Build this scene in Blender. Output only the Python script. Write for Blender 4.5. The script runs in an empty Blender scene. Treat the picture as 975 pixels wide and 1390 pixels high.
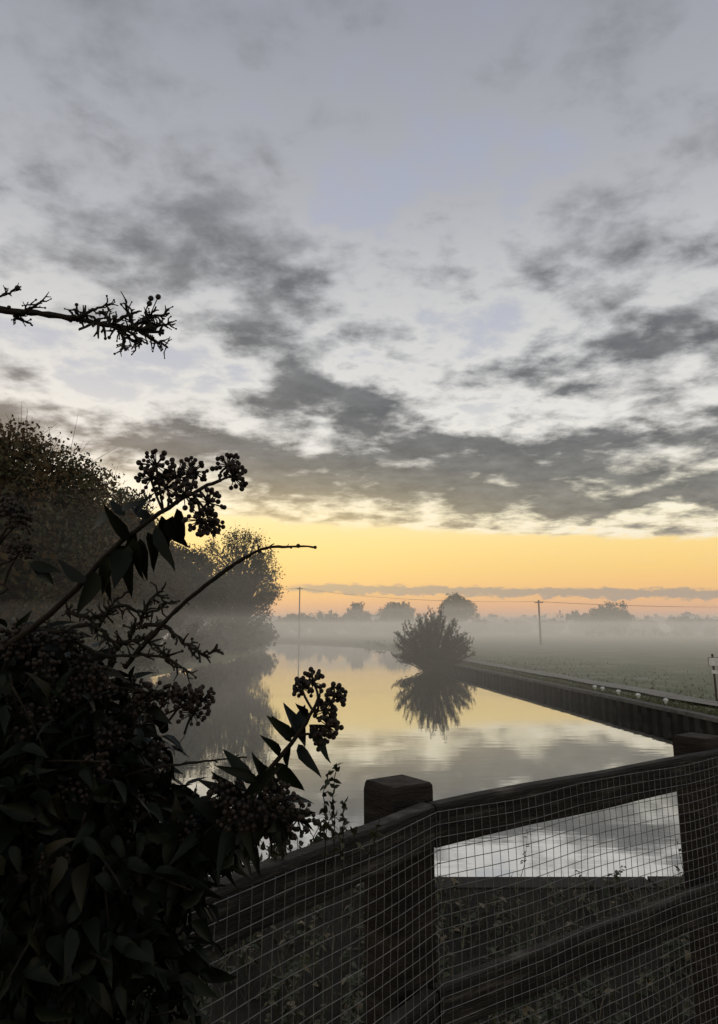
import bpy, math, random
from math import sin, cos, pi, radians, sqrt, atan2, exp
from mathutils import Vector, Matrix, noise as mnoise
random.seed(7)
R = random.random
U = random.uniform
G = random.gauss
scene = bpy.context.scene
scene.view_settings.view_transform = 'Standard'
scene.view_settings.look = 'None'
scene.view_settings.exposure = 0

# ------------------------------------------------------------------ camera
EYE = 4.0                       # eye height above the water
MZ = 0.65                       # meadow level above the water
F = 960.0                       # focal length of the phone in photo pixels
PITCH = math.atan(200/960)
cd = bpy.data.cameras.new("camera"); cam = bpy.data.objects.new("camera", cd)
scene.collection.objects.link(cam); scene.camera = cam
cam.location = (0, 0, EYE)
cam.rotation_euler = (radians(90)+PITCH, 0, 0)
cd.sensor_fit = 'VERTICAL'; cd.sensor_height = 24; cd.lens = F/1390*24
cd.shift_y = -45/1390
cd.clip_start = 0.02; cd.clip_end = 8000
CP, SP = cos(PITCH), sin(PITCH)

def at(u, v, d):
    """image pixel (u, v) and estimated depth d, back-projected through the camera -> world position"""
    x = (u-487.5)/F; y = (650-v)/F
    return Vector((x*d, (CP-SP*y)*d, EYE+(SP+CP*y)*d))

def azel(u, v):
    p = at(u, v, 1)-Vector((0, 0, EYE)); p.normalize()
    return math.degrees(atan2(p.x, p.y)), math.degrees(math.asin(p.z))

# ------------------------------------------------------------------ node helpers
class E:
    nt = None
    def __init__(s, sock): s.s = sock
    def _m(a, op, b=None, c=None):
        n = E.nt.nodes.new('ShaderNodeMath'); n.operation = op
        for i, q in enumerate((a, b, c)):
            if q is None: continue
            if isinstance(q, E): E.nt.links.new(q.s, n.inputs[i])
            else: n.inputs[i].default_value = q
        return E(n.outputs[0])
    def __add__(a, b): return E._m(a, 'ADD', b)
    def __radd__(a, b): return E._m(a, 'ADD', b)
    def __sub__(a, b): return E._m(a, 'SUBTRACT', b)
    def __rsub__(a, b): return E._m(b, 'SUBTRACT', a)
    def __mul__(a, b): return E._m(a, 'MULTIPLY', b)
    def __rmul__(a, b): return E._m(a, 'MULTIPLY', b)
    def __truediv__(a, b): return E._m(a, 'DIVIDE', b)
def mth(op, a, b=None): return E._m(a, op, b)
def sstep(x, a, b, lo=0.0, hi=1.0):
    n = E.nt.nodes.new('ShaderNodeMapRange'); n.interpolation_type = 'SMOOTHSTEP'
    E.nt.links.new(x.s, n.inputs[0])
    n.inputs[1].default_value = a; n.inputs[2].default_value = b
    n.inputs[3].default_value = lo; n.inputs[4].default_value = hi
    return E(n.outputs[0])
def comb(x, y, z):
    n = E.nt.nodes.new('ShaderNodeCombineXYZ')
    for i, q in enumerate((x, y, z)):
        if isinstance(q, E): E.nt.links.new(q.s, n.inputs[i])
        else: n.inputs[i].default_value = q
    return n.outputs[0]
def nz(vec, scale, detail=6, rough=.55, dist=0.0):
    n = E.nt.nodes.new('ShaderNodeTexNoise')
    if vec is not None: E.nt.links.new(vec, n.inputs['Vector'])
    n.inputs['Scale'].default_value = scale; n.inputs['Detail'].default_value = detail
    n.inputs['Roughness'].default_value = rough; n.inputs['Distortion'].default_value = dist
    return E(n.outputs[0])
def ramp(x, stops):
    n = E.nt.nodes.new('ShaderNodeValToRGB'); cr = n.color_ramp
    while len(cr.elements) < len(stops): cr.elements.new(0.5)
    for e, (p, c) in zip(cr.elements, stops):
        e.position = p; e.color = (*c, 1)
    E.nt.links.new(x.s, n.inputs[0]); return n.outputs[0]
def mix(f, a, b, mode='MIX'):
    n = E.nt.nodes.new('ShaderNodeMix'); n.data_type = 'RGBA'; n.blend_type = mode
    n.clamp_factor = True
    if isinstance(f, E): E.nt.links.new(f.s, n.inputs[0])
    else: n.inputs[0].default_value = f
    for i, q in ((6, a), (7, b)):
        if isinstance(q, tuple): n.inputs[i].default_value = (*q, 1)
        else: E.nt.links.new(q, n.inputs[i])
    return n.outputs[2]

# ------------------------------------------------------------------ sky
SUN_AZ, SUN_EL = -27.0, 4.0
w = bpy.data.worlds.new("World"); scene.world = w; w.use_nodes = True
nt = w.node_tree; E.nt = nt
bg = nt.nodes['Background']
tc = nt.nodes.new('ShaderNodeTexCoord')
sp = nt.nodes.new('ShaderNodeSeparateXYZ'); nt.links.new(tc.outputs['Generated'], sp.inputs[0])
X, Y, Z = E(sp.outputs[0]), E(sp.outputs[1]), E(sp.outputs[2])
el = mth('ARCSINE', Z)*57.2958
az = mth('ARCTAN2', X, Y)*57.2958
zc = mth('MAXIMUM', Z, 0.0)+0.14
plane = comb(X/zc, Y/zc, 0.0)
wob = nz(plane, 2.4, 6, .6)
wob2 = nz(comb(Y/zc, X/zc, 3.0), 2.8, 6, .6)
azw = az+(wob-0.5)*20.0
elw = el+(wob2-0.5)*9.0
fine = nz(plane, 4.6, 12, .58, .1)
mid = nz(comb(X/zc, Y/zc, 7.0), 1.7, 6, .55, .2)
tex = nz(comb(X/zc, Y/zc, 12.0), 6.5, 10, .62, .1)
D = (fine-0.5)*1.3+(mid-0.5)*0.6+0.54
blobs = [  # u, v, ru, rv, tilt(deg), weight
 (400,470,140,46,-36,.25),(480,555,130,34,-15,.24),(710,335,130,46,8,.27),(740,505,135,20,10,.22),(760,612,280,28,0,.30),
 (880,685,290,24,0,.32),(560,668,270,22,0,.26),(110,588,170,26,0,.23),(330,612,240,20,0,.20),(420,640,200,16,0,.12),
 (190,290,170,60,-15,.08),(950,330,80,50,0,.12),(100,100,260,100,0,.10),(700,80,260,70,0,.06),(920,460,100,26,0,.12),
 (600,250,150,90,0,-.18),(540,400,90,50,-30,-.15),(900,220,110,60,0,-.10),(240,500,80,26,0,-.18),(60,480,120,30,0,-.10),
 (620,562,120,12,0,-.12),(520,470,60,40,0,-.08),(200,420,130,40,0,-.08)]
for (u, v, ru, rv, tl, wt) in blobs:
    a0, e0 = azel(u, v)
    k = .0585
    dx = (azw-a0)*1.0; dy = elw-e0
    c, s = cos(radians(tl)), sin(radians(tl))
    p = (dx*c+dy*s)/(ru*k); q = (dy*c-dx*s)/(rv*k)
    g = mth('EXPONENT', (p*p+q*q)*-0.7)
    D = D+g*wt
# clouds stop at a ragged base line above the yellow band
rag = nz(comb(az*0.12, el*0.5, 1.0), 2.0, 8, .6)
base = el+(az+9.4)*0.062+(rag-0.5)*1.8
above = sstep(base, 8.2, 8.9)
f1 = sstep(D, .26, .46)*above
f2 = sstep(D+(tex-0.5)*0.20, .50, .88)*above
t = mth('MAXIMUM', el, 0.0)/90.0
clear = ramp(t, [(0,(.52,.31,.23)),(.012,(.86,.40,.21)),(.026,(.94,.51,.19)),(.05,(.97,.63,.20)),(.072,(.98,.71,.27)),
                 (.10,(.95,.81,.50)),(.15,(.74,.72,.67)),(.22,(.52,.53,.58)),(.34,(.42,.44,.53)),(.5,(.32,.34,.42)),(1,(.20,.23,.30))])
veil = ramp(t, [(0,(.9,.7,.45)),(.10,(.98,.90,.68)),(.15,(.78,.75,.70)),(.24,(.60,.60,.595)),(.36,(.43,.435,.46)),(.5,(.32,.33,.37)),(1,(.2,.22,.26))])
dark = ramp(t, [(0,(.3,.24,.2)),(.10,(.135,.130,.122)),(.18,(.090,.092,.097)),(.28,(.105,.108,.116)),(.38,(.165,.168,.183)),(.5,(.185,.19,.21)),(1,(.15,.16,.18))])
dark = mix(1.0, dark, ramp(tex, [(.32,(.80,.80,.82)),(.70,(1.75,1.72,1.68))]), 'MULTIPLY')
col = mix(f1*0.88, clear, veil)
edge = mth('EXPONENT', mth('POWER', mth('ABSOLUTE', (D-0.48)/0.09), 2.0)*-1.0)*above*sstep(el, 14, 36, 1, 0)
col = mix(edge*0.34, col, (.92,.88,.81))
col = mix(f2*0.96, col, dark)
# thin low strip of puffs
a1, e1 = azel(400, 798); a2, e2 = azel(975, 806)
sl = (e2-e1)/(a2-a1)
pf = nz(comb(az*0.55, el*1.3, 4.0), 1.6, 8, .65)
strip = (el-e1)-(az-a1)*sl+(pf-0.5)*1.3
band = mth('EXPONENT', strip*strip*-6.0)*sstep(az, -9, -2)
pf2 = nz(comb(az*0.25, el*2.5, 8.0), 1.6, 8, .65)
col = mix(sstep(band*(pf*1.0+0.5), .22, .7)*0.85, col, (.31,.27,.25))
band2 = mth('EXPONENT', mth('POWER', mth('ABSOLUTE', (el-5.0+(pf2-0.5)*2.0)), 2.0)*-3.0)*sstep(pf2, .48, .62)
col = mix(band2*0.15, col, (.80,.58,.35))
gx = (az+6.0)/15.0; gy = (el-6.3)/4.0
glow = mth('EXPONENT', (gx*gx+gy*gy)*-1.0)
col = mix(glow*0.38, col, (1.2,.86,.30))
below = sstep(el, -2.5, 0.0)
col = mix(below, (.25,.23,.20), col)
sky = nt.nodes.new('ShaderNodeTexSky'); sky.sky_type = 'NISHITA'; sky.sun_disc = False
sky.sun_elevation = radians(SUN_EL); sky.sun_rotation = radians(SUN_AZ)
col = mix(0.012, col, sky.outputs[0], 'ADD')
nt.links.new(col, bg.inputs[0]); bg.inputs[1].default_value = 1.0

sd = bpy.data.lights.new("sun", 'SUN'); sun = bpy.data.objects.new("sun", sd); scene.collection.objects.link(sun)
sd.energy = 0.3; sd.angle = radians(8); sd.color = (1, .8, .5)
sv = Vector((sin(radians(SUN_AZ))*cos(radians(SUN_EL)), cos(radians(SUN_AZ))*cos(radians(SUN_EL)), sin(radians(SUN_EL))))
sun.rotation_euler = sv.to_track_quat('Z', 'Y').to_euler()
sun.location = (-20, 60, 40)

# ------------------------------------------------------------------ materials
def mat(name, c1, c2, scale=5, rough=.8, bump=0.0, bscale=None, detail=6, stretch=(1,1,1), spec=.5, c3=None, metal=0):
    m = bpy.data.materials.new(name); m.use_nodes = True; E.nt = m.node_tree
    b = m.node_tree.nodes['Principled BSDF']
    t = m.node_tree.nodes.new('ShaderNodeTexCoord')
    mp = m.node_tree.nodes.new('ShaderNodeMapping'); mp.inputs['Scale'].default_value = stretch
    m.node_tree.links.new(t.outputs['Object'], mp.inputs[0])
    n = nz(mp.outputs[0], scale, detail, .6)
    st = [(.3, c1), (.68, c2)]
    if c3: st = [(.3, c1), (.55, c2), (.7, c3)]
    m.node_tree.links.new(ramp(n, st), b.inputs['Base Color'])
    b.inputs['Roughness'].default_value = rough
    b.inputs['Specular IOR Level'].default_value = spec
    b.inputs['Metallic'].default_value = metal
    if bump:
        bn = m.node_tree.nodes.new('ShaderNodeBump'); bn.inputs['Strength'].default_value = bump
        bn.inputs['Distance'].default_value = .02
        n2 = nz(mp.outputs[0], bscale or scale*4, 6, .6)
        m.node_tree.links.new(n2.s, bn.inputs['Height']); m.node_tree.links.new(bn.outputs[0], b.inputs['Normal'])
    return m
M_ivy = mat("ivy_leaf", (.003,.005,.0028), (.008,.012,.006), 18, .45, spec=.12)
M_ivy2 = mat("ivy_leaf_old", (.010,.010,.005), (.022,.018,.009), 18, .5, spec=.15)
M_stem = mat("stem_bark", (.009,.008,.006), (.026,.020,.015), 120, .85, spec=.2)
M_berry = mat("ivy_berry", (.009,.007,.006), (.036,.025,.019), 60, .6, spec=.2)
M_lich = mat("lichen", (.018,.016,.012), (.05,.048,.037), 90, .95, spec=.2)
M_wood = mat("weathered_wood", (.009,.007,.006), (.026,.021,.017), 6, .8, .6, 30, 8, (1,1,6), c3=(.055,.046,.038), spec=.2)
M_woodr = mat("weathered_rail", (.012,.010,.0085), (.042,.036,.030), 16, .78, 1.0, 60, 10, (.4,.4,5), c3=(.135,.120,.105), spec=.2)
M_wire = mat("galvanised_wire", (.07,.07,.07), (.19,.19,.18), 30, .55, metal=.2)
M_meadow = mat("meadow_grass", (.095,.11,.055), (.15,.16,.09), .30, .95, .3, 5, 8, c3=(.25,.25,.19))
M_path = mat("towpath", (.17,.155,.125), (.30,.28,.24), 1.2, .9, .3, 12)
M_pile = mat("sheet_pile", (.012,.010,.009), (.034,.029,.023), 2.0, .85, .5, 10, spec=.3)
M_cope = mat("coping", (.05,.045,.04), (.13,.12,.10), 2.5, .85, .3, 20)
M_white = mat("white_paint", (.55,.55,.52), (.8,.8,.78), 6, .6)
M_pole = mat("pole_wood", (.04,.03,.025), (.07,.055,.045), 4, .9)
M_bark = mat("bark", (.03,.025,.02), (.07,.06,.045), 3, .95)
M_fB = mat("foliage_autumn", (.042,.028,.012), (.10,.065,.026), .35, .9, c3=(.15,.095,.038))
M_fG = mat("foliage_green", (.028,.032,.015), (.07,.065,.028), .4, .9)
M_fD = mat("foliage_dark", (.018,.021,.010), (.045,.046,.021), .5, .9)
M_weed = mat("weed_leaf", (.016,.022,.009), (.052,.056,.024), 9, .6, spec=.3)
M_grassb = mat("grass_blade", (.07,.085,.04), (.14,.15,.08), 3, .8, spec=.2)
M_dry = mat("dry_stem", (.07,.055,.032), (.22,.185,.12), 9, .8, spec=.2)
M_earth = mat("bank_earth", (.009,.008,.0055), (.025,.022,.015), 3, .95, .5, 12, spec=.2)

# ------------------------------------------------------------------ mesh builder
class B:
    def __init__(s): s.v = []; s.f = []; s.m = []
    def add(s, vs, fs, mi=0):
        o = len(s.v); s.v.extend(vs)
        for f in fs: s.f.append([i+o for i in f]); s.m.append(mi)
    def obj(s, name, mats, smooth=True, parent=None):
        me = bpy.data.meshes.new(name); me.from_pydata([tuple(q) for q in s.v], [], s.f)
        for m in mats: me.materials.append(m)
        me.polygons.foreach_set('material_index', s.m)
        me.polygons.foreach_set('use_smooth', [smooth]*len(s.f)); me.update()
        o = bpy.data.objects.new(name, me); scene.collection.objects.link(o)
        if parent: o.parent = parent
        return o
def empty(name, loc=(0,0,0)):
    e = bpy.data.objects.new(name, None); e.empty_display_size = .2; scene.collection.objects.link(e); return e
def rv():
    while True:
        v = Vector((U(-1,1), U(-1,1), U(-1,1)))
        if .01 < v.length < 1: return v.normalized()
def tube(b, pts, rad, sides=5, mi=0):
    n = len(pts); vs = []; fs = []
    for i, p in enumerate(pts):
        d = (pts[min(i+1,n-1)]-pts[max(i-1,0)])
        if d.length < 1e-9: d = Vector((0,0,1))
        d.normalize()
        a = d.orthogonal() if abs(d.z) > .95 else d.cross(Vector((0,0,1)))
        a.normalize(); c = d.cross(a)
        r = rad[i] if isinstance(rad, (list,tuple)) else rad
        for k in range(sides):
            t = 2*pi*k/sides; vs.append(p+a*(cos(t)*r)+c*(sin(t)*r))
    for i in range(n-1):
        for k in range(sides):
            k2 = (k+1)%sides
            fs.append((i*sides+k, i*sides+k2, (i+1)*sides+k2, (i+1)*sides+k))
    fs.append(tuple(range(sides))[::-1]); fs.append(tuple((n-1)*sides+k for k in range(sides)))
    b.add(vs, fs, mi)
def smooth_path(pts, sub=4, jit=0.0):
    out = []
    n = len(pts)
    for i in range(n-1):
        p0 = pts[max(i-1,0)]; p1 = pts[i]; p2 = pts[i+1]; p3 = pts[min(i+2,n-1)]
        for k in range(sub):
            t = k/sub
            q = 0.5*((2*p1)+(p2-p0)*t+(2*p0-5*p1+4*p2-p3)*t*t+(3*p1-p0-3*p2+p3)*t*t*t)
            if jit and (i or k): q = q+rv()*jit*R()
            out.append(q)
    out.append(pts[-1]); return out
def lerp(a, b, t): return a+(b-a)*t
def ball(b, c, r, mi=0, ns=7, nr=5, sq=1.0):
    vs = [c+Vector((0,0,r*sq))]; fs = []
    for i in range(1, nr):
        ph = pi*i/nr
        for k in range(ns):
            t = 2*pi*k/ns; vs.append(c+Vector((sin(ph)*cos(t)*r, sin(ph)*sin(t)*r, cos(ph)*r*sq)))
    vs.append(c-Vector((0,0,r*sq)))
    for k in range(ns): fs.append((0, 1+k, 1+(k+1)%ns))
    for i in range(nr-2):
        for k in range(ns):
            a = 1+i*ns+k; a2 = 1+i*ns+(k+1)%ns; fs.append((a, a+ns, a2+ns, a2))
    L = len(vs)-1
    for k in range(ns): fs.append((L, 1+(nr-2)*ns+(k+1)%ns, 1+(nr-2)*ns+k))
    b.add(vs, fs, mi)
def leaf(b, p, d, n, L, W, curl=.3, fold=.25, mi=0):
    d = d.normalized(); s = d.cross(n)
    if s.length < 1e-4: s = d.orthogonal()
    s.normalize(); n = s.cross(d)
    T = (0,.12,.32,.58,.82,1); Wd = (0,.72,1,.74,.34,0)
    vs = []; fs = []
    wv = U(-.06,.06)
    for t, ww in zip(T, Wd):
        m = p+d*(L*t*(1-.25*curl*t))-n*(curl*t*t*L)+s*(wv*sin(t*5)*L)
        if ww == 0: vs.append(m)
        else:
            h = ww*W/2; vs += [m-s*h+n*(fold*h), m, m+s*h+n*(fold*h*U(.5,1.4))]
    fs = [(0,2,1),(0,3,2)]
    for r in range(3):
        a = 1+r*3; fs += [(a,a+1,a+4,a+3),(a+1,a+2,a+5,a+4)]
    fs += [(10,11,13),(11,12,13)]
    b.add(vs, fs, mi)
def quad(b, c, s, mi=0):
    a = rv()*s; d = rv().cross(a)
    if d.length < 1e-6: return
    d = d.normalized()*s*U(.45,.8)
    b.add([c-a-d*.3, c-d, c+a+d*.2, c+d], [(0,1,2,3)], mi)
def box(b, c, ax, ay, az_, mi=0):
    vs = [c+ax*i+ay*j+az_*k for k in (-1,1) for j in (-1,1) for i in (-1,1)]
    b.add(vs, [(0,2,3,1),(4,5,7,6),(0,1,5,4),(2,6,7,3),(0,4,6,2),(1,3,7,5)], mi)
def plank(b, p0, p1, nrm, h, t, mi=0, seg=14, jit=.0018):
    d = (p1-p0); vs = []; fs = []; up = Vector((0,0,1))
    ch = .006
    prof = [(-t/2+ch,-h/2),(t/2-ch,-h/2),(t/2,-h/2+ch),(t/2,h/2-ch),(t/2-ch,h/2),(-t/2+ch,h/2),(-t/2,h/2-ch),(-t/2,-h/2+ch)]
    for i in range(seg+1):
        p = p0+d*(i/seg); j1 = U(-jit,jit); j2 = U(-jit,jit)
        for (a, c) in prof: vs.append(p+nrm*(a+j1+U(-jit,jit)*.4)+up*(c+j2+U(-jit,jit)*.4))
    for i in range(seg):
        for k in range(8): fs.append((i*8+k, i*8+(k+1)%8, (i+1)*8+(k+1)%8, (i+1)*8+k))
    fs.append(tuple(range(8))[::-1]); fs.append(tuple(seg*8+k for k in range(8)))
    b.add(vs, fs, mi)

# ------------------------------------------------------------------ river course and ground
def interp(tab, y):
    if y <= tab[0][0]: return tab[0][1]
    for (a, p), (c, q) in zip(tab, tab[1:]):
        if y <= c: return p+(q-p)*(y-a)/(c-a)
    return tab[-1][1]
TR = [(4,15.0),(24,13.4),(30,12.8),(42,11.4),(62,8.9),(74,7.6),(100,7.0),(126,5.0),(145,1.5),(160,-4),(175,-11),(190,-22),(210,-40),(300,-130),(420,-300)]
TL = [(4,-14),(30,-16),(60,-17),(100,-15.5),(130,-16),(148,-20),(160,-29),(175,-42),(190,-60),(210,-85),(300,-190),(420,-380)]
xR = lambda y: interp(TR, y)
xL = lambda y: interp(TL, y)
QEND = 74
ys = [-300,-60,-10,0,2,4,4.58,4.6,6,9,12,16,20,24,26,30]+list(range(34,74,4))+[73.9,74.1]+list(range(78,220,4))+[240,270,300,340,380,420,600,900,1500,3500]
gb = B(); rows = []
for y in ys:
    l, r = xL(y), xR(y)
    if y <= 4.59:
        zs = [2.5]*16
    else:
        q = y < QEND
        zs = [3,1.6,1.2,.9,.6,.25,-.4,-1.5,-1.5,-1.5]+([-1.5,MZ,MZ] if q else [-.4,MZ*.6,MZ])+[MZ]*3
        if y > 330: zs = [MZ]*16
    xs = [-3000,l-60,l-20,l-8,l-2.5,l-.8,l+.3,l+2.5,(l+r)/2,r-1.2]+([r+.2,r+.21,r+1.4] if y < QEND else [r+.1,r+1.2,r+3])+[r+14,r+80,3000]
    for x, z in zip(xs, zs):
        gb.v.append(Vector((x, y, z+ (mnoise.noise(Vector((x*.2,y*.13,0)))*.12 if (y>5 and abs(x)<200 and (x<l-1 or x>r+1.6)) else 0))))
nc = 16
for i in range(len(ys)-1):
    for k in range(nc-1):
        gb.f.append([i*nc+k, i*nc+k+1, (i+1)*nc+k+1, (i+1)*nc+k]); gb.m.append(1 if ys[i] < 5 else 0)
gb.obj("ground", [M_meadow, M_earth], smooth=False)
pb = B(); py = [6,12,18,24]+list(range(26,74,4))+[74,80,90,100]
for y in py:
    r = xR(y); a, c = r+1.9+.15*sin(y*.7), r+3.3+.2*sin(y*.5+1)
    pb.v += [Vector((a,y,MZ+.13)), Vector((c,y,MZ+.13))]
for i in range(len(py)-1): pb.f.append([2*i,2*i+1,2*i+3,2*i+2]); pb.m.append(0)
pb.obj("towpath", [M_path], smooth=False)

# water
wm = bpy.data.materials.new("river_water"); wm.use_nodes = True; E.nt = wm.node_tree; n_ = wm.node_tree
pr = n_.nodes['Principled BSDF']; pr.inputs['Base Color'].default_value = (.02,.024,.02,1)
pr.inputs['Roughness'].default_value = .02; pr.inputs['IOR'].default_value = 1.33
gl = n_.nodes.new('ShaderNodeBsdfGlossy'); gl.inputs['Roughness'].default_value = .02; gl.inputs[0].default_value = (.96,.97,.97,1)
mx = n_.nodes.new('ShaderNodeMixShader'); mx.inputs[0].default_value = .58
n_.links.new(pr.outputs[0], mx.inputs[1]); n_.links.new(gl.outputs[0], mx.inputs[2]); n_.links.new(mx.outputs[0], n_.nodes['Material Output'].inputs[0])
tcw = n_.nodes.new('ShaderNodeTexCoord'); mp = n_.nodes.new('ShaderNodeMapping'); mp.inputs['Scale'].default_value = (.5,1.6,1)
n_.links.new(tcw.outputs['Object'], mp.inputs[0])
wn = nz(mp.outputs[0], 1.1, 3, .5); bn = n_.nodes.new('ShaderNodeBump'); bn.inputs['Strength'].default_value = .05; bn.inputs['Distance'].default_value = .04
n_.links.new(wn.s, bn.inputs['Height'])
for q in (pr, gl): n_.links.new(bn.outputs[0], q.inputs['Normal'])
wb = B(); wb.add([Vector(q) for q in ((-400,4.59,0),(40,4.59,0),(40,430,0),(-400,430,0))], [(0,1,2,3)]); wb.obj("river", [wm], False)

# near retaining wall edge beam
eb = B()
for i in range(17):
    x0 = -14+i*1.75; box(eb, Vector((x0+.87,4.62,2.40+U(-.004,.004))), Vector((.865,0,0)), Vector((0,.09,0)), Vector((0,0,.11)))
for i in range(84):
    x0 = -14+i*.35; box(eb, Vector((x0+.17,4.66+.03*(i%2),1.0)), Vector((.17,0,0)), Vector((0,.03,0)), Vector((0,0,1.29)))
eb.obj("retaining_wall", [M_pile], False)

# ------------------------------------------------------------------ piled river wall
qw = empty("river_wall")
qb = B(); cb = B(); fb = B()
y = 5.0; prof = [(0,0),(.0,.28),(.14,.36),(.14,.64),(0,.72)]
pts = []
while y < QEND:
    for (dx, dy) in prof: pts.append((xR(y+dy)+dx*1.0-.06, y+dy))
    y += .8
for i, (x, yy) in enumerate(pts):
    qb.v += [Vector((x,yy,-1.4)), Vector((x,yy,MZ-.07))]
for i in range(len(pts)-1): qb.f.append([2*i,2*i+2,2*i+3,2*i+1]); qb.m.append(0)
qb.obj("sheet_piles", [M_pile], False, qw)
y = 5.0
while y < QEND-.1:
    y2 = min(y+4, QEND); a = Vector((xR(y)+.12,y+.01,MZ-.01)); c = Vector((xR(y2)+.12,y2-.01,MZ-.01+U(-.01,.01)))
    d = (c-a).normalized(); n = Vector((d.y,-d.x,0)); plank(cb, a, c, n, .15, .42, 0, 4, .006)
    y = y2
cb.obj("coping_beam", [M_cope], False, qw)
y = 7
while y < 72:
    x = xR(y)-.25; h = U(.1,.4); tube(fb, [Vector((x,y,-1)), Vector((x,y,h)), Vector((x+.02,y,h+.04))], [.09,.085,.06], 8)
    y += 2.3
fb.obj("fender_posts", [M_pile], True, qw)

# mooring bollards
for (u, v) in ((797,931),(820,933),(848,937),(878,942),(931,949)):
    a_, e_ = azel(u, v); d = 3.1/math.tan(radians(-e_)); d *= cos(radians(a_))
    y = d; x = xR(y)+.75
    b = B(); o = Vector((x,y,MZ-.1))
    prof2 = [(.07,0),(.07,.25),(.10,.28),(.11,.32),(.09,.36),(.04,.38),(.001,.382)]
    tube(b, [o+Vector((0,0,h)) for r,h in prof2], [r for r,h in prof2], 12)
    b.obj("mooring_bollard", [M_white], True)

# riverside notice on a post
b = B(); sx, sy = 16.3, 33.6; o = Vector((sx, sy, MZ))
tube(b, [o-Vector((0,0,.3)), o+Vector((0,0,2.1))], .05, 8, 0)
box(b, o+Vector((0,-.07,1.75)), Vector((.22,0,0)), Vector((0,.012,0)), Vector((0,0,.18)), 1)
box(b, o+Vector((0,-.055,1.75)), Vector((.24,0,0)), Vector((0,.004,0)), Vector((0,0,.20)), 0)
box(b, o+Vector((0,-.06,1.3)), Vector((.13,0,0)), Vector((0,.01,0)), Vector((0,0,.08)), 1)
b.obj("notice_sign", [M_pole, M_white], False)

# ------------------------------------------------------------------ trees
def tree(b, loc, H, Rr, nleaf, ls, low=.12, limbs=60, flat=1.0, spread=.9, tw=True, lmi=(1,2), lean=0, core=0):
    loc = Vector(loc); tr = H*.022
    top = loc+Vector((lean, 0, H*.8))
    tp = [lerp(loc-Vector((0,0,.4)), top, t)+Vector((G(0,.02)*H*t, G(0,.02)*H*t, 0)) for t in (0,.15,.35,.55,.75,.9,1)]
    tube(b, tp, [tr*1.3,tr,tr*.85,tr*.6,tr*.4,tr*.2,tr*.1], 7, 0)
    cz = H*(low+1)/2; rz = H*(1-low)/2
    lob = [(rv(), U(.1,.38)) for _ in range(7)]
    per = max(1, nleaf//limbs)
    for i in range(limbs):
        d = rv(); f = .72+sum(a*max(0, d.dot(q))**3 for q, a in lob)*.75
        f *= U(.55,1.0) if R() < .6 else 1.0
        e = loc+Vector((lean*.7,0,cz))+Vector((d.x*Rr*f, d.y*Rr*f, d.z*rz*min(f,1.02)*flat))
        if e.z < loc.z+.2: e.z = loc.z+U(.2,1.2)
        ft = min(.92, max(.12, (e.z-loc.z)/H*.75-.05)); k = int(ft*6); s = lerp(tp[k], tp[min(k+1,6)], ft*6-k)
        m = lerp(s, e, .5)+Vector((G(0,.03)*H, G(0,.03)*H, U(0,.05)*H))
        path = [s, lerp(s,m,.5)+rv()*.01*H, m, lerp(m,e,.5)+rv()*.015*H, e]
        tube(b, path, [tr*.4,tr*.3,tr*.2,tr*.12,tr*.05], 4, 0)
        cl = spread*Rr*U(.14,.26); mi = random.choice(lmi)
        if tw:
            for _ in range(5):
                s2 = lerp(m, e, U(.2,1)); e2 = s2+(d+rv()*.9+Vector((0,0,.4))).normalized()*cl*U(1,1.9)
                tube(b, [s2, lerp(s2,e2,.5)+rv()*cl*.1, e2], [tr*.06,tr*.045,tr*.02], 3, 0)
        for _ in range(per):
            c = e+rv()*cl*(R()**.5)*U(.7,1.15)
            if R() < .25: c = lerp(m, e, R())+rv()*cl*R()
            quad(b, c, ls*U(.5,1.1), mi if R() < .8 else random.choice(lmi))
    for _ in range(core):   # inner foliage
        d = rv()*(R()**.4)*.72; c = loc+Vector((lean*.6+d.x*Rr, d.y*Rr, cz+d.z*rz))
        if c.z > loc.z: quad(b, c, ls*2.2, random.choice(lmi))

def one_tree(name, loc, H, Rr, nleaf, ls, mats, **k):
    b = B(); tree(b, loc, H, Rr, nleaf, ls, **k); return b.obj(name, mats, False)
mA = [M_bark, M_fB, M_fG]; mG = [M_bark, M_fG, M_fD]
one_tree("riverside_tree", (-23.5,44,.9), 17.4, 9.2, 46000, .16, mA, low=.02, limbs=300, core=4000)
one_tree("riverside_tree", (-24,57,.9), 15.5, 7.6, 22000, .2, mA, low=.02, limbs=170, core=2400)
one_tree("riverside_tree", (-34,66,1.4), 17.5, 8, 12000, .26, mA, low=.05, limbs=100, core=1000)
one_tree("riverside_tree", (-26,78,.9), 18.5, 7.2, 17000, .23, mA, low=.03, limbs=140, core=1800)
one_tree("riverside_tree", (-22.5,90,.9), 14.5, 6.2, 14000, .22, mG, low=.02, limbs=130, core=1500)
one_tree("riverside_tree", (-31,100,1.3), 16, 7, 10000, .27, mG, low=.05, limbs=90, core=900)
one_tree("riverside_tree", (-21,72,.8), 9, 4.5, 8000, .18, mA, low=.0, limbs=80, core=900)
one_tree("riverside_tree", (-31,34,1.2), 13, 6.5, 9000, .24, mA, low=.0, limbs=80, core=1200)
one_tree("willow_tree", (-17.3,105,.7), 18.3, 7.4, 14000, .18, mG, low=.02, limbs=170, spread=.9, core=600)
one_tree("riverside_tree", (-23,122,.8), 12, 6, 6000, .25, mG, low=.03, limbs=60, core=600)
b = B()
for i in range(44):
    y = 12+i*3.1+U(-1,1); x = xL(y)-U(.2,2.6); h = U(2,5)
    tree(b, (x,y,.3), h, h*.62, 700, .17, low=.0, limbs=16, tw=False, core=160)
b.obj("riverbank_bushes", mG, False)
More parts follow.
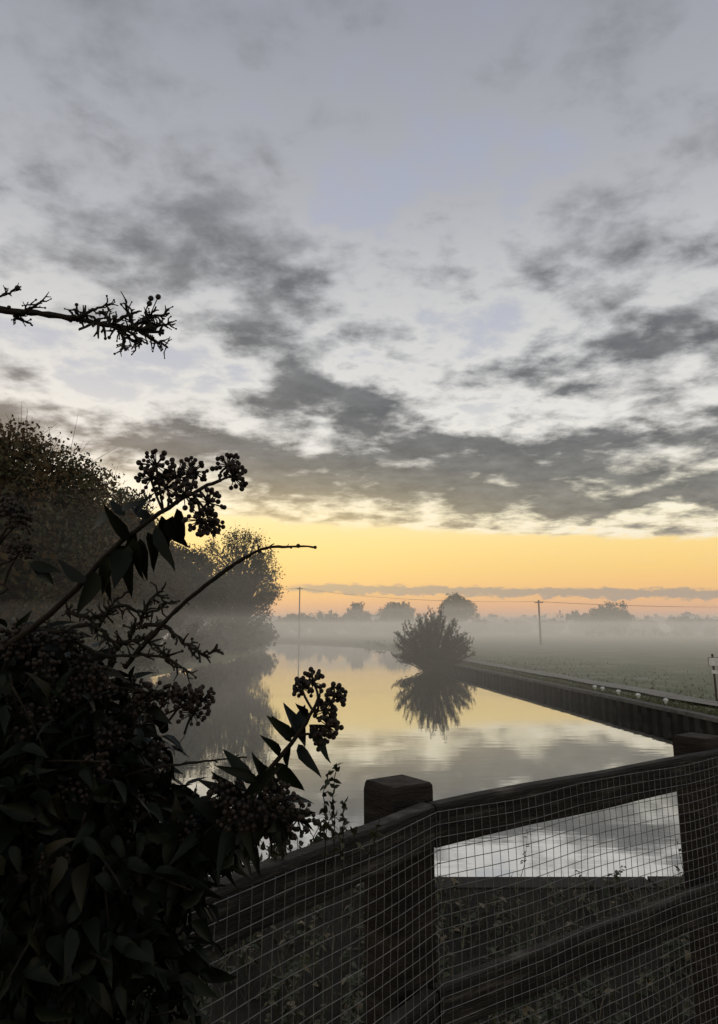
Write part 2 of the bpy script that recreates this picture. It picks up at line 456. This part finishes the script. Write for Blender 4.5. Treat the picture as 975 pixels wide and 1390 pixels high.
# spreading willow bush at the water's edge: many stems fanning up from one stool, loose twiggy outline
b = B(); wl = Vector((6.8,67,-.1))
for i in range(230):
    a = U(0,2*pi); tilt = U(0,1)**.75*1.30
    L = (5.6-1.25*tilt*.9)*U(.72,1.06)
    L *= 1+.16*mnoise.noise(Vector((cos(a)*1.7*tilt+3, sin(a)*1.7*tilt, 2.0)))
    d = Vector((sin(tilt)*cos(a), sin(tilt)*sin(a), cos(tilt)))
    s = wl+Vector((cos(a),sin(a),0))*U(0,.7); e = s+Vector((d.x*L*.80, d.y*L*.80, max(.25,d.z*L)))
    m = lerp(s,e,.5)+Vector((0,0,.25))+rv()*.12
    P = smooth_path([s,m,e],3,.03); tube(b, P, [.05*(1-k/len(P))+.008 for k in range(len(P))], 4, 0)
    for j in range(7):
        t = U(.35,1); p = lerp(m,e,t); q = p+(d+rv()*.8+Vector((0,0,.5))).normalized()*U(.3,.75)
        tube(b, [p, lerp(p,q,.5)+rv()*.04, q], [.012,.008,.004], 3, 0)
        for _ in range(8): quad(b, lerp(p,q,R())+rv()*.13*R(), .085*U(.5,1.1), random.choice((1,1,2)))
    for _ in range(36):
        t = U(.1,1); quad(b, lerp(m,e,t)+rv()*.36*R() if R() < .7 else lerp(s,m,t)+rv()*.4*R(), .10*U(.5,1.2), random.choice((1,1,2)))
b.obj("willow_bush", [M_bark, M_fD, M_fG], False)
b = B()
for y in range(70,150,3):
    x = xR(y)+U(.2,1.6); h = U(.5,1.2); tree(b, (x,y,.3), h, h*.9, 160, .09, low=0, limbs=7, tw=False)
b.obj("bank_scrub", [M_bark, M_fD, M_fG], False)

one_tree("field_tree", (92,262,MZ), 11.5, 9, 5200, .45, mG, low=.03, limbs=70, core=500)
one_tree("field_tree", (38,280,MZ), 17, 8.6, 4600, .45, mG, low=.12, limbs=70, core=400)
one_tree("field_tree", (16,300,MZ), 14.5, 9, 4600, .5, mG, low=.05, limbs=70, core=400)
one_tree("field_tree", (-2,320,MZ), 12.5, 8, 3600, .5, mG, low=.05, limbs=50, core=300)
b = B()
for i in range(56):
    x = -45+i*4.5+U(-2,2); y = U(275,330); h = U(4.5,8) if R() < .75 else U(8,11)
    tree(b, (x,y,MZ), h, h*.8, 420, .7, low=0, limbs=14, tw=False, core=60)
for i in range(22):
    x = 75+i*3.5; h = U(2,4); tree(b, (x, 232+U(-4,4)+i*.6, MZ), h, h*.9, 220, .4, low=0, limbs=10, tw=False)
b.obj("distant_hedgerow", mG, False)
b = B()
for i in range(120):
    x = -420+i*9+U(-3,3); y = U(560,620); h = U(9,15)+5*mnoise.noise(Vector((i*.15,0,0)))
    tree(b, (x,y,MZ), h, h*.8, 200, 1.3, low=0, limbs=12, tw=False, core=40)
b.obj("distant_woodland", mG, False)

# ------------------------------------------------------------------ telegraph poles and wires
def tpole(x, y, top, w_=.8):
    b = B(); tube(b, [Vector((x,y,.3)), Vector((x,y,top*.5)), Vector((x,y,top))], [.20,.17,.14], 8)
    box(b, Vector((x,y-.16,top-.5)), Vector((w_,.1,0)), Vector((0,.06,0)), Vector((0,0,.07)))
    for k in (-1,-.4,.4,1): ball(b, Vector((x+k*w_*.92,y-.16,top-.34)), .09, 0, 6, 4)
    b.obj("telegraph_pole", [M_pole], False)
PL = [(-95,215,14),(-15.9,192,14.3),(32.8,131,8.7),(92,104,8.2)]
for (x, y, z) in PL[1:]: tpole(x, y, z)
b = B()
for (p, q) in zip(PL, PL[1:]):
    for k in (-.7,.7):
        a = Vector((p[0]+k,p[1]-.16,p[2]-.3)); c = Vector((q[0]+k,q[1]-.16,q[2]-.3))
        tube(b, [lerp(a,c,t/16)-Vector((0,0,4*1.1*(t/16)*(1-t/16))) for t in range(17)], .022, 3)
b.obj("telegraph_wires", [M_pole], False)

# ------------------------------------------------------------------ mist (scattering air with an added glow, lying over the river and meadow)
def mist(z0, z1, dens, y0=32, g=.5):
    m = bpy.data.materials.new("mist"); m.use_nodes = True; t = m.node_tree
    t.nodes.remove(t.nodes['Principled BSDF'])
    s = t.nodes.new('ShaderNodeVolumeScatter'); s.inputs['Color'].default_value = (1,.985,.95,1)
    s.inputs['Density'].default_value = dens; s.inputs['Anisotropy'].default_value = g
    em = t.nodes.new('ShaderNodeEmission'); em.inputs[0].default_value = (1,.88,.70,1); em.inputs[1].default_value = dens*.18  # added self-glow brightening the mist, stands in for multiple scattering
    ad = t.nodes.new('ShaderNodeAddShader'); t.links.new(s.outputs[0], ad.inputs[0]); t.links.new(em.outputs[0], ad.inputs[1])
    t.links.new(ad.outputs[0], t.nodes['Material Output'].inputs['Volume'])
    b = B(); box(b, Vector((50,y0+450,(z0+z1)/2)), Vector((500,0,0)), Vector((0,450,0)), Vector((0,0,(z1-z0)/2)))
    b.obj("mist", [m], False)
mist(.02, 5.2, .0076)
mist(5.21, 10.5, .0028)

# ------------------------------------------------------------------ fence
fence = empty("wooden_fence")
ZT = 3.613; J = Vector((.158,1.70,0)); dR = Vector((.82,.572,0)).normalized(); dL = Vector((-.592,-.806,0)).normalized()
nR = Vector((dR.y,-dR.x,0)); nL = Vector((-dL.y,dL.x,0))
def rails(d, n, L, s0):
    b = B()
    for zt, h in ((ZT,.090),(3.245,.09),(2.80,.09)):
        plank(b, J+d*s0+Vector((0,0,zt-h/2)), J+d*L+Vector((0,0,zt-h/2)), n, h, .04, 0, 24)
    return b
rails(dR, nR, 3.6, .004).obj("rail_far", [M_woodr], False, fence)
rails(dL, nL, 2.2, .010).obj("rail_near", [M_woodr], False, fence)
def post(c, d, n, top):
    b = B(); hw = .0575; vs = []
    lev = [2.3,2.8,3.2,top-.02,top-.006,top]
    for z in lev:
        k = 1.0 if z < top-.01 else (.97 if z < top else .92)
        for (i, j) in ((-1,-1),(1,-1),(1,1),(-1,1)):
            p = c+d*(hw*i*k)+n*(hw*j*k); vs.append(Vector((p.x+U(-.001,.001),p.y+U(-.001,.001),z)))
    fs = []
    for r in range(len(lev)-1):
        for k in range(4): fs.append((r*4+k, r*4+(k+1)%4, (r+1)*4+(k+1)%4, (r+1)*4+k))
    e = (len(lev)-1)*4; fs.append((e,e+1,e+2,e+3)); b.add(vs, fs)
    return b
for i, (c, d, n) in enumerate(((Vector((.092,1.768,0)), dR, nR), (Vector((1.125,2.47,0)), dR, nR), (J+dR*2.6-nR*.08, dR, nR), (J+dL*1.3-nL*.08, dL, nL))):
    post(c, d, n, 3.645).obj("post_%d" % (i+1), [M_wood], False, fence)
b = B(); SPC = .026; WR = .00088
def panel(d, n, L):
    def P(s, z):
        o = .0235+.006*mnoise.noise(Vector((s*3,z*3,d.x)))+.003*mnoise.noise(Vector((s*14,z*14,5)))
        sh = .008*mnoise.noise(Vector((z*5,s*2,9)))
        return J+d*(s+sh)+n*o+Vector((0,0,z+.008*mnoise.noise(Vector((s*4,z,2)))))
    s = .01
    while s < L:
        tube(b, [P(s, 2.52+k*.135) for k in range(8)]+[P(s,3.598)], WR, 4); s += SPC
    z = 2.53
    while z < 3.6:
        nn = int(L/.08); tube(b, [P(.0+L*k/nn, z)+n*.0018 for k in range(nn+1)], WR, 4); z += SPC
panel(dR, nR, 3.5); panel(dL, nL, 2.0)
b.obj("wire_mesh", [M_wire], False, fence)

# ------------------------------------------------------------------ weeds on the near bank
b = B()
for i in range(1000):
    x, y = U(-2.2,4.4), U(1.95,4.5)
    if (x-.158)*dR.y-(y-1.7)*dR.x > -.12: continue
    h = U(.08,.24)+.12*mnoise.noise(Vector((x*1.3,y*1.3,0)))
    h = max(.06,h)*(1-.45*max(0,(y-3.0)/1.5)); 
    tall = R() < .018
    if tall: h = U(.25,.42)
    p0 = Vector((x,y,2.49)); top = p0+Vector((G(0,.08),G(0,.08),h)); m = lerp(p0,top,.5)+rv()*.02
    tube(b, [p0,m,top], [.003,.002,.001], 3, 1 if R() < .35 else 0)
    for k in range(int(h*(40 if tall else 90))+3):
        t = U(.15,1); q = lerp(lerp(p0,m,t),lerp(m,top,t),t); d = rv(); d.z = d.z*.4+.1
        L = U(.015,.03) if tall else U(.018,.048); leaf(b, q, d, Vector((G(0,.3),G(0,.3),1)), L, L*U(.4,.75), U(.1,.6), .2, 1 if R() < .14 else 0)
for i in range(6000):
    x, y = U(-2.5,4.5), U(1.9,4.57)
    if (x-.158)*dR.y-(y-1.7)*dR.x > -.08: continue
    h = U(.05,.22)*(1-.3*max(0,(y-3.0)/1.5)); p0 = Vector((x,y,2.49)); d = Vector((G(0,.4),G(0,.4),1)).normalized()
    s = rv()*.003; s.z = 0
    m = p0+d*h*.55; e = m+(d+Vector((G(0,.5),G(0,.5),-.1))).normalized()*h*.5
    b.add([p0-s,p0+s,m+s*.7,m-s*.7,e], [(0,1,2,3),(3,2,4)], 1 if R() < .25 else 0)
b.obj("bank_weeds", [M_weed, M_dry], False)
b = B()
for i in range(8000):
    y = 22+60*R()**1.4; x = xR(y)+.35+abs(G(0,1.0))*(2.2 if R() < .5 else .5)+ (U(0,14) if R() < .2 else 0); h = U(.03,.12)
    p0 = Vector((x,y,MZ)); s = Vector((U(-.05,.05),U(-.05,.05),0)); e = p0+Vector((G(0,.06),G(0,.06),h+.06))
    b.add([p0-s,p0+s,e], [(0,1,2)], 1 if R() < .25 else 0)
b.obj("meadow_tufts", [M_grassb, M_dry], False)

# ------------------------------------------------------------------ ivy bush in the foreground
ivy = empty("ivy_bush")
sb, lb, bb = B(), B(), B()
DN = Vector((0,0,-1))
def umbel(base, d, Rr=.019, n=28, br=.0030):
    d = d.normalized()
    for i in range(n):
        k = (i+.5)/n; z = 1-1.6*k; a = i*2.39996+R()
        o = d.orthogonal().normalized(); q = d.cross(o)
        v = d*z+(o*cos(a)+q*sin(a))*sqrt(max(0,1-z*z)); v = (v+rv()*.2).normalized()
        r = Rr*U(.65,1.1); e = base+v*r
        tube(sb, [base, e], [.0008,.0006], 3, 0); ball(bb, e, br*U(.8,1.15), 0, 7, 5)
    ball(sb, base, .0032, 0, 5, 4)
def spray(path, r0, r1, jit=.002):
    P = smooth_path(path, 5, jit); n = len(P)
    tube(sb, P, [r0+(r1-r0)*i/(n-1) for i in range(n)], 6, 0)
    return P
def umb_at(u, v, d, src, Rr=.019, n=28):
    c = at(u,v,d); s = at(*src); dr = (c-s)
    m = lerp(s,c,.55)+rv()*.004
    tube(sb, smooth_path([s,m,c],3), .0016, 5, 0); umbel(c, dr+Vector((0,0,.01)), Rr, n)
D0 = .84
spray([at(-40,905,.90), at(40,855,.88), at(105,798,.86), at(150,748,.85), at(205,705,.84), at(262,668,.84), at(300,652,.84)], .0045, .0020)
for (u,v,s,rr) in ((212,632,(222,695,D0),.020),(240,648,(240,685,D0),.019),(262,640,(258,672,D0),.018),(310,632,(298,653,D0),.018),
                (318,648,(298,653,D0),.016),(226,662,(228,690,D0),.020),(282,682,(270,666,D0),.019),(272,706,(262,672,D0),.020),
                (250,672,(240,684,D0),.020),(285,712,(265,675,D0),.016),(205,650,(222,695,D0),.016)):
    umb_at(u, v, D0+U(-.03,.03), s, rr)
for (u,v,tu,tv,L,W) in ((150,700,122,712,.045,.016),(165,690,190,678,.04,.012),(175,735,150,700,.05,.018),(160,750,140,790,.055,.022),(175,740,172,800,.06,.018),
        (190,730,196,790,.052,.014),(200,722,216,778,.05,.014),(212,715,235,770,.055,.016),(190,715,215,690,.045,.014),(225,705,248,740,.045,.016),
        (235,700,225,745,.045,.014),(130,775,110,830,.05,.020),(140,765,150,815,.05,.018),(120,790,90,770,.05,.014),(160,740,185,770,.05,.022),(205,705,180,688,.04,.013),
        (150,755,140,800,.05,.024),(165,745,160,780,.05,.026),(215,712,205,760,.05,.015),(180,730,186,775,.05,.018),(170,700,150,680,.035,.012),(185,700,200,675,.035,.012),
        (240,690,250,735,.045,.016),(220,700,230,755,.05,.014),(185,722,165,765,.05,.018)):
    a = at(u,v,D0); c = at(tu,tv,D0+U(-.03,.03)); leaf(lb, a, c-a, Vector((U(-.6,.6),-1,.3)), L*1.1, W, U(0,.35), U(.15,.5), 0)
spray([at(230,1180,.92), at(300,1115,.88), at(350,1062,.86), at(395,1010,.84), at(425,965,.83), at(436,935,.83)], .0042, .0015)
for (u,v,s,rr) in ((425,926,(432,962,.83),.016),(410,934,(425,965,.83),.013),(456,944,(436,965,.83),.013),(443,965,(430,975,.83),.014),(446,986,(420,985,.84),.015),
        (432,1000,(405,1000,.84),.013),(322,1085,(340,1075,.87),.022),(345,1105,(330,1090,.88),.021),(384,1088,(350,1062,.86),.021),(405,1112,(350,1075,.86),.019),
        (370,1120,(340,1090,.87),.019),(388,1128,(350,1085,.86),.018),(300,1075,(320,1090,.88),.018),(320,1108,(310,1110,.88),.02),(370,1075,(350,1062,.86),.018)):
    umb_at(u, v, .84+U(-.03,.03), s, rr)
for (u,v,tu,tv,L,W) in ((395,1008,366,962,.045,.013),(400,1000,378,985,.04,.015),(408,1000,392,965,.05,.018),(415,985,402,1030,.05,.022),(405,1010,430,1050,.05,.014),
        (420,990,448,1030,.045,.012),(395,1015,380,1050,.045,.016),(345,1065,292,1000,.060,.017),(350,1060,285,1035,.055,.013),(365,1045,330,1090,.05,.019),
        (375,1035,410,1075,.05,.019),(330,1090,250,1040,.06,.016),(300,1120,262,1080,.055,.016),(310,1115,300,1170,.06,.019),(340,1080,350,1140,.055,.020),(325,1100,342,1160,.055,.016),(290,1120,285,1190,.06,.022),
        (400,1000,410,965,.045,.020),(380,1025,362,1000,.04,.012),(418,975,400,950,.03,.01),(350,1062,380,1040,.04,.015),(330,1085,300,1060,.05,.015)):
    a = at(u,v,.85); c = at(tu,tv,.85+U(-.04,.04)); leaf(lb, a, c-a, Vector((U(-.6,.6),-1,.4)), L*1.1, W, U(0,.35), U(.15,.5), 0)
for (u,v,d) in ((248,948,.92),(262,968,.94),(205,945,.93),(130,918,.92),(185,938,.95),(95,870,.95),(112,905,.95),(18,700,.95),(5,690,.97),(30,708,.96),(28,748,.95),
        (60,905,.88),(150,1000,.9),(100,1080,.85),(210,1030,.95),(45,980,.86),(165,1140,.88),(250,1130,.9),(75,1170,.8),(20,880,.9),(275,950,.93),(230,945,.93),
        (190,960,.93),(20,865,.9),(45,870,.92),(140,935,.92),(90,940,.9),(180,1095,.9),(130,1040,.86)):
    umb_at(u, v, d, (u-U(10,40), v+U(25,60), d+.01), U(.016,.021))
spray([at(-30,760,.96), at(0,735,.96), at(20,715,.95)], .002, .0012)
spray([at(-30,775,.96), at(5,765,.96), at(28,752,.95)], .002, .0012)
spray([at(120,1010,.95), at(190,985,.94), at(235,965,.93), at(262,955,.93)], .002, .0012)
spray([at(90,960,.95), at(150,935,.94), at(200,940,.94), at(230,955,.93)], .002, .0012)
for (u,v,tu,tv) in ((45,770,75,790),(40,765,85,775),(200,960,245,990),(210,970,235,1010),(225,975,215,1010),(195,950,240,935),(180,930,175,900)):
    a = at(u,v,.94); c = at(tu,tv,.94+U(-.04,.04)); leaf(lb, a, c-a, Vector((U(-.6,.6),-1,.4)), .045, .016, U(0,.35), U(.15,.5), 0)
clumps = [(20,905,.98,.07,130),(80,905,1.0,.055,100),(40,960,.95,.10,300),(120,965,1.0,.075,190),(20,1060,.9,.14,440),(130,1060,.97,.10,350),
          (190,1020,1.0,.04,45),(60,1180,.88,.16,540),(170,1150,.93,.10,380),(225,1115,.97,.06,150),(130,1270,.87,.14,480),(225,1200,.95,.05,120),
          (30,1330,.86,.16,440),(175,1330,.86,.09,260),(300,1120,.93,.045,80),(-80,1000,1.0,.14,200),(-120,1250,.95,.2,300),(365,1100,.88,.035,36),(255,1150,.93,.05,100),(80,1110,1.05,.18,360)]
for (u,v,d,r,n) in clumps:
    c = at(u,v,d)
    for k in range(max(2, n//40)):
        a = c+rv()*r*.3; e = c+rv()*r*U(.8,1.2); P = smooth_path([a, lerp(a,e,.5)+rv()*r*.15, e], 3)
        tube(sb, P, [.0022]*3+[.0014]*(len(P)-3), 5, 0)
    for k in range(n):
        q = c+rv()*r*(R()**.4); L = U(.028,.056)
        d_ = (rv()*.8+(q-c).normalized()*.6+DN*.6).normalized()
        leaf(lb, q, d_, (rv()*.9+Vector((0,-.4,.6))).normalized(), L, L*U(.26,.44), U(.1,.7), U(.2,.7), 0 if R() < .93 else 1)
for k in range(900):
    z = U(2.5,3.3); q = Vector((-.62+G(0,.16), .95+G(0,.22), z)); L = U(.05,.085)
    if q.y < .55: continue
    leaf(lb, q, (rv()+DN*.6).normalized(), (rv()+Vector((0,-.4,.6))).normalized(), L, L*.5, .3, .3, 0)
for k in range(8):
    a = Vector((-.62+U(-.1,.1),.98+U(-.1,.1),2.48)); e = at(U(0,220), U(950,1150), U(.9,1.0))
    tube(sb, smooth_path([a, lerp(a,e,.5)+rv()*.05, e], 5, .004), .006, 6, 0)
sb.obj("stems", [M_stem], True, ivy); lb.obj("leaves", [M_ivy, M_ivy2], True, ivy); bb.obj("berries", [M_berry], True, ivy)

# bare hawthorn twigs with lichen
def knobby(b, path, r0, r1, spurs, sl, jit=.003, lo=0.0, hi=1.0, br=.35):
    P = smooth_path(path, 6, jit); n = len(P)
    tube(b, P, [(r0+(r1-r0)*i/(n-1))*U(.85,1.3) for i in range(n)], 6, 0)
    for k in range(spurs):
        i = int(U(lo,hi)*(n-1)); p = P[i]; ax = (P[min(i+1,n-1)]-P[max(i-1,0)]).normalized()
        d = (rv()+ax*.6).normalized(); L = sl*U(.4,1.2); q = p+d*L*.5; e = q+(d+rv()*.7).normalized()*L*.5
        tube(b, [p,q,e], [r1*1.1,r1*.9,r1*.5], 4, 1 if R() < .5 else 0)
        if R() < br:
            e2 = q+(d+rv()).normalized()*L*.45; tube(b, [q,e2], [r1*.8,r1*.4], 4, 1)
        if R() < .5: ball(b, e, r1*U(.8,1.5), 1, 5, 4)
b = B()
knobby(b, [at(170,905,.95), at(205,865,.92), at(240,828,.9), at(285,790,.88), at(320,765,.87), at(355,746,.86), at(390,742,.86), at(428,743,.86)], .0034, .0011, 14, .010, .0012, 0,.95,.1)
ball(b, at(405,741,.86), .0028, 0, 6, 4); ball(b, at(428,743,.86), .0022, 0, 6, 4); ball(b, at(352,748,.86), .0028, 0, 6, 4)
knobby(b, [at(190,850,.93), at(225,850,.92), at(250,875,.91), at(275,885,.9), at(298,882,.9)], .0030, .0016, 34, .016, .004)
knobby(b, [at(90,830,.95), at(130,838,.94), at(165,822,.93), at(200,832,.93), at(235,815,.92)], .0030, .0015, 50, .020, .004)
knobby(b, [at(60,860,.96), at(120,850,.95), at(160,872,.94), at(200,868,.93), at(230,900,.93)], .0032, .0016, 50, .020, .004)
knobby(b, [at(120,900,.96), at(160,880,.95), at(185,850,.94), at(205,815,.93), at(222,798,.93)], .0030, .0015, 36, .018, .004)
knobby(b, [at(130,860,.95), at(150,825,.95), at(180,800,.95)], .0022, .0012, 20, .016, .003)
knobby(b, [at(40,850,.97), at(90,862,.96), at(140,890,.95), at(215,890,.93), at(262,915,.93)], .0030, .0014, 40, .018, .004)
knobby(b, [at(160,1055,.92), at(220,1040,.9), at(290,1032,.88), at(335,1028,.87)], .0018, .0009, 6, .01, .002)
knobby(b, [at(-20,812,.95), at(12,800,.95), at(-5,790,.95)], .0016, .001, 6, .01, .002)
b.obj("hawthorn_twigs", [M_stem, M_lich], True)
b = B(); d = .80
knobby(b, [at(-120,410,.84), at(-40,418,.82), at(0,421,.8), at(50,425,.8), at(100,432,.8), at(140,440,.8), at(180,446,.8), at(222,452,.8)], .0046, .0018, 34, .016, .0012, .3, 1)
for (u0,v0,u1,v1,n) in ((30,428,60,408,12),(95,436,150,412,16),(150,442,190,422,20),(160,444,170,476,20),(165,446,200,467,22),(175,446,230,425,26),
                        (185,448,232,438,24),(190,450,228,472,26),(20,428,45,442,10),(150,440,140,420,14),(180,446,170,408,18),(195,450,212,416,20),(165,446,185,468,18),(110,438,100,420,8)):
    knobby(b, [at(u0,v0,d), at((u0+u1)/2+U(-4,4),(v0+v1)/2+U(-4,4),d+U(-.01,.01)), at(u1,v1,d+U(-.02,.02))], .0020, .0010, n, .013, .002)
knobby(b, [at(-30,412,d), at(0,402,d), at(22,392,d)], .0018, .0008, 14, .010, .002)
for (u,v,s) in ((205,405,(196,425)),(215,403,(205,425)),(203,412,(196,425)),(24,391,(15,397)),(196,434,(190,445))):
    tube(b, [at(s[0],s[1],d), at(u,v,d)], .0008, 4, 0); ball(b, at(u,v,d), .0032, 2, 9, 7)
b.obj("lichen_covered_branch", [M_stem, M_lich, M_berry], True)

# trailing shoots between bush and fence post
b = B()
for (u,v0,v1) in ((443,1050,1125),(455,1040,1120),(465,1090,1130),(385,1130,1180),(372,1125,1170)):
    P = smooth_path([at(u+U(-8,8),v1+60,1.2), at(u,v1,1.2), at(u+U(-4,4),(v0+v1)/2,1.2), at(u+2,v0,1.2)], 4, .003)
    tube(b, P, .0011, 4, 0)
    for p in P[2:]:
        for k in range(3):
            leaf(b, p, rv(), rv(), U(.008,.016), .008, .2, .2, 1)
for i in range(60):
    u = U(270,500); p0 = at(u, 1215-(u-270)*.3+U(5,40), U(1.25,1.6)); e = p0+Vector((G(0,.04),G(0,.04),U(.03,.10)))
    tube(b, [p0, lerp(p0,e,.5)+rv()*.01, e], .0009, 3, 0)
    for k in range(6): leaf(b, lerp(p0,e,U(.3,1)), rv(), rv(), U(.01,.024), .012, .3, .2, 1)
b.obj("bramble_shoots", [M_stem, M_weed], True)
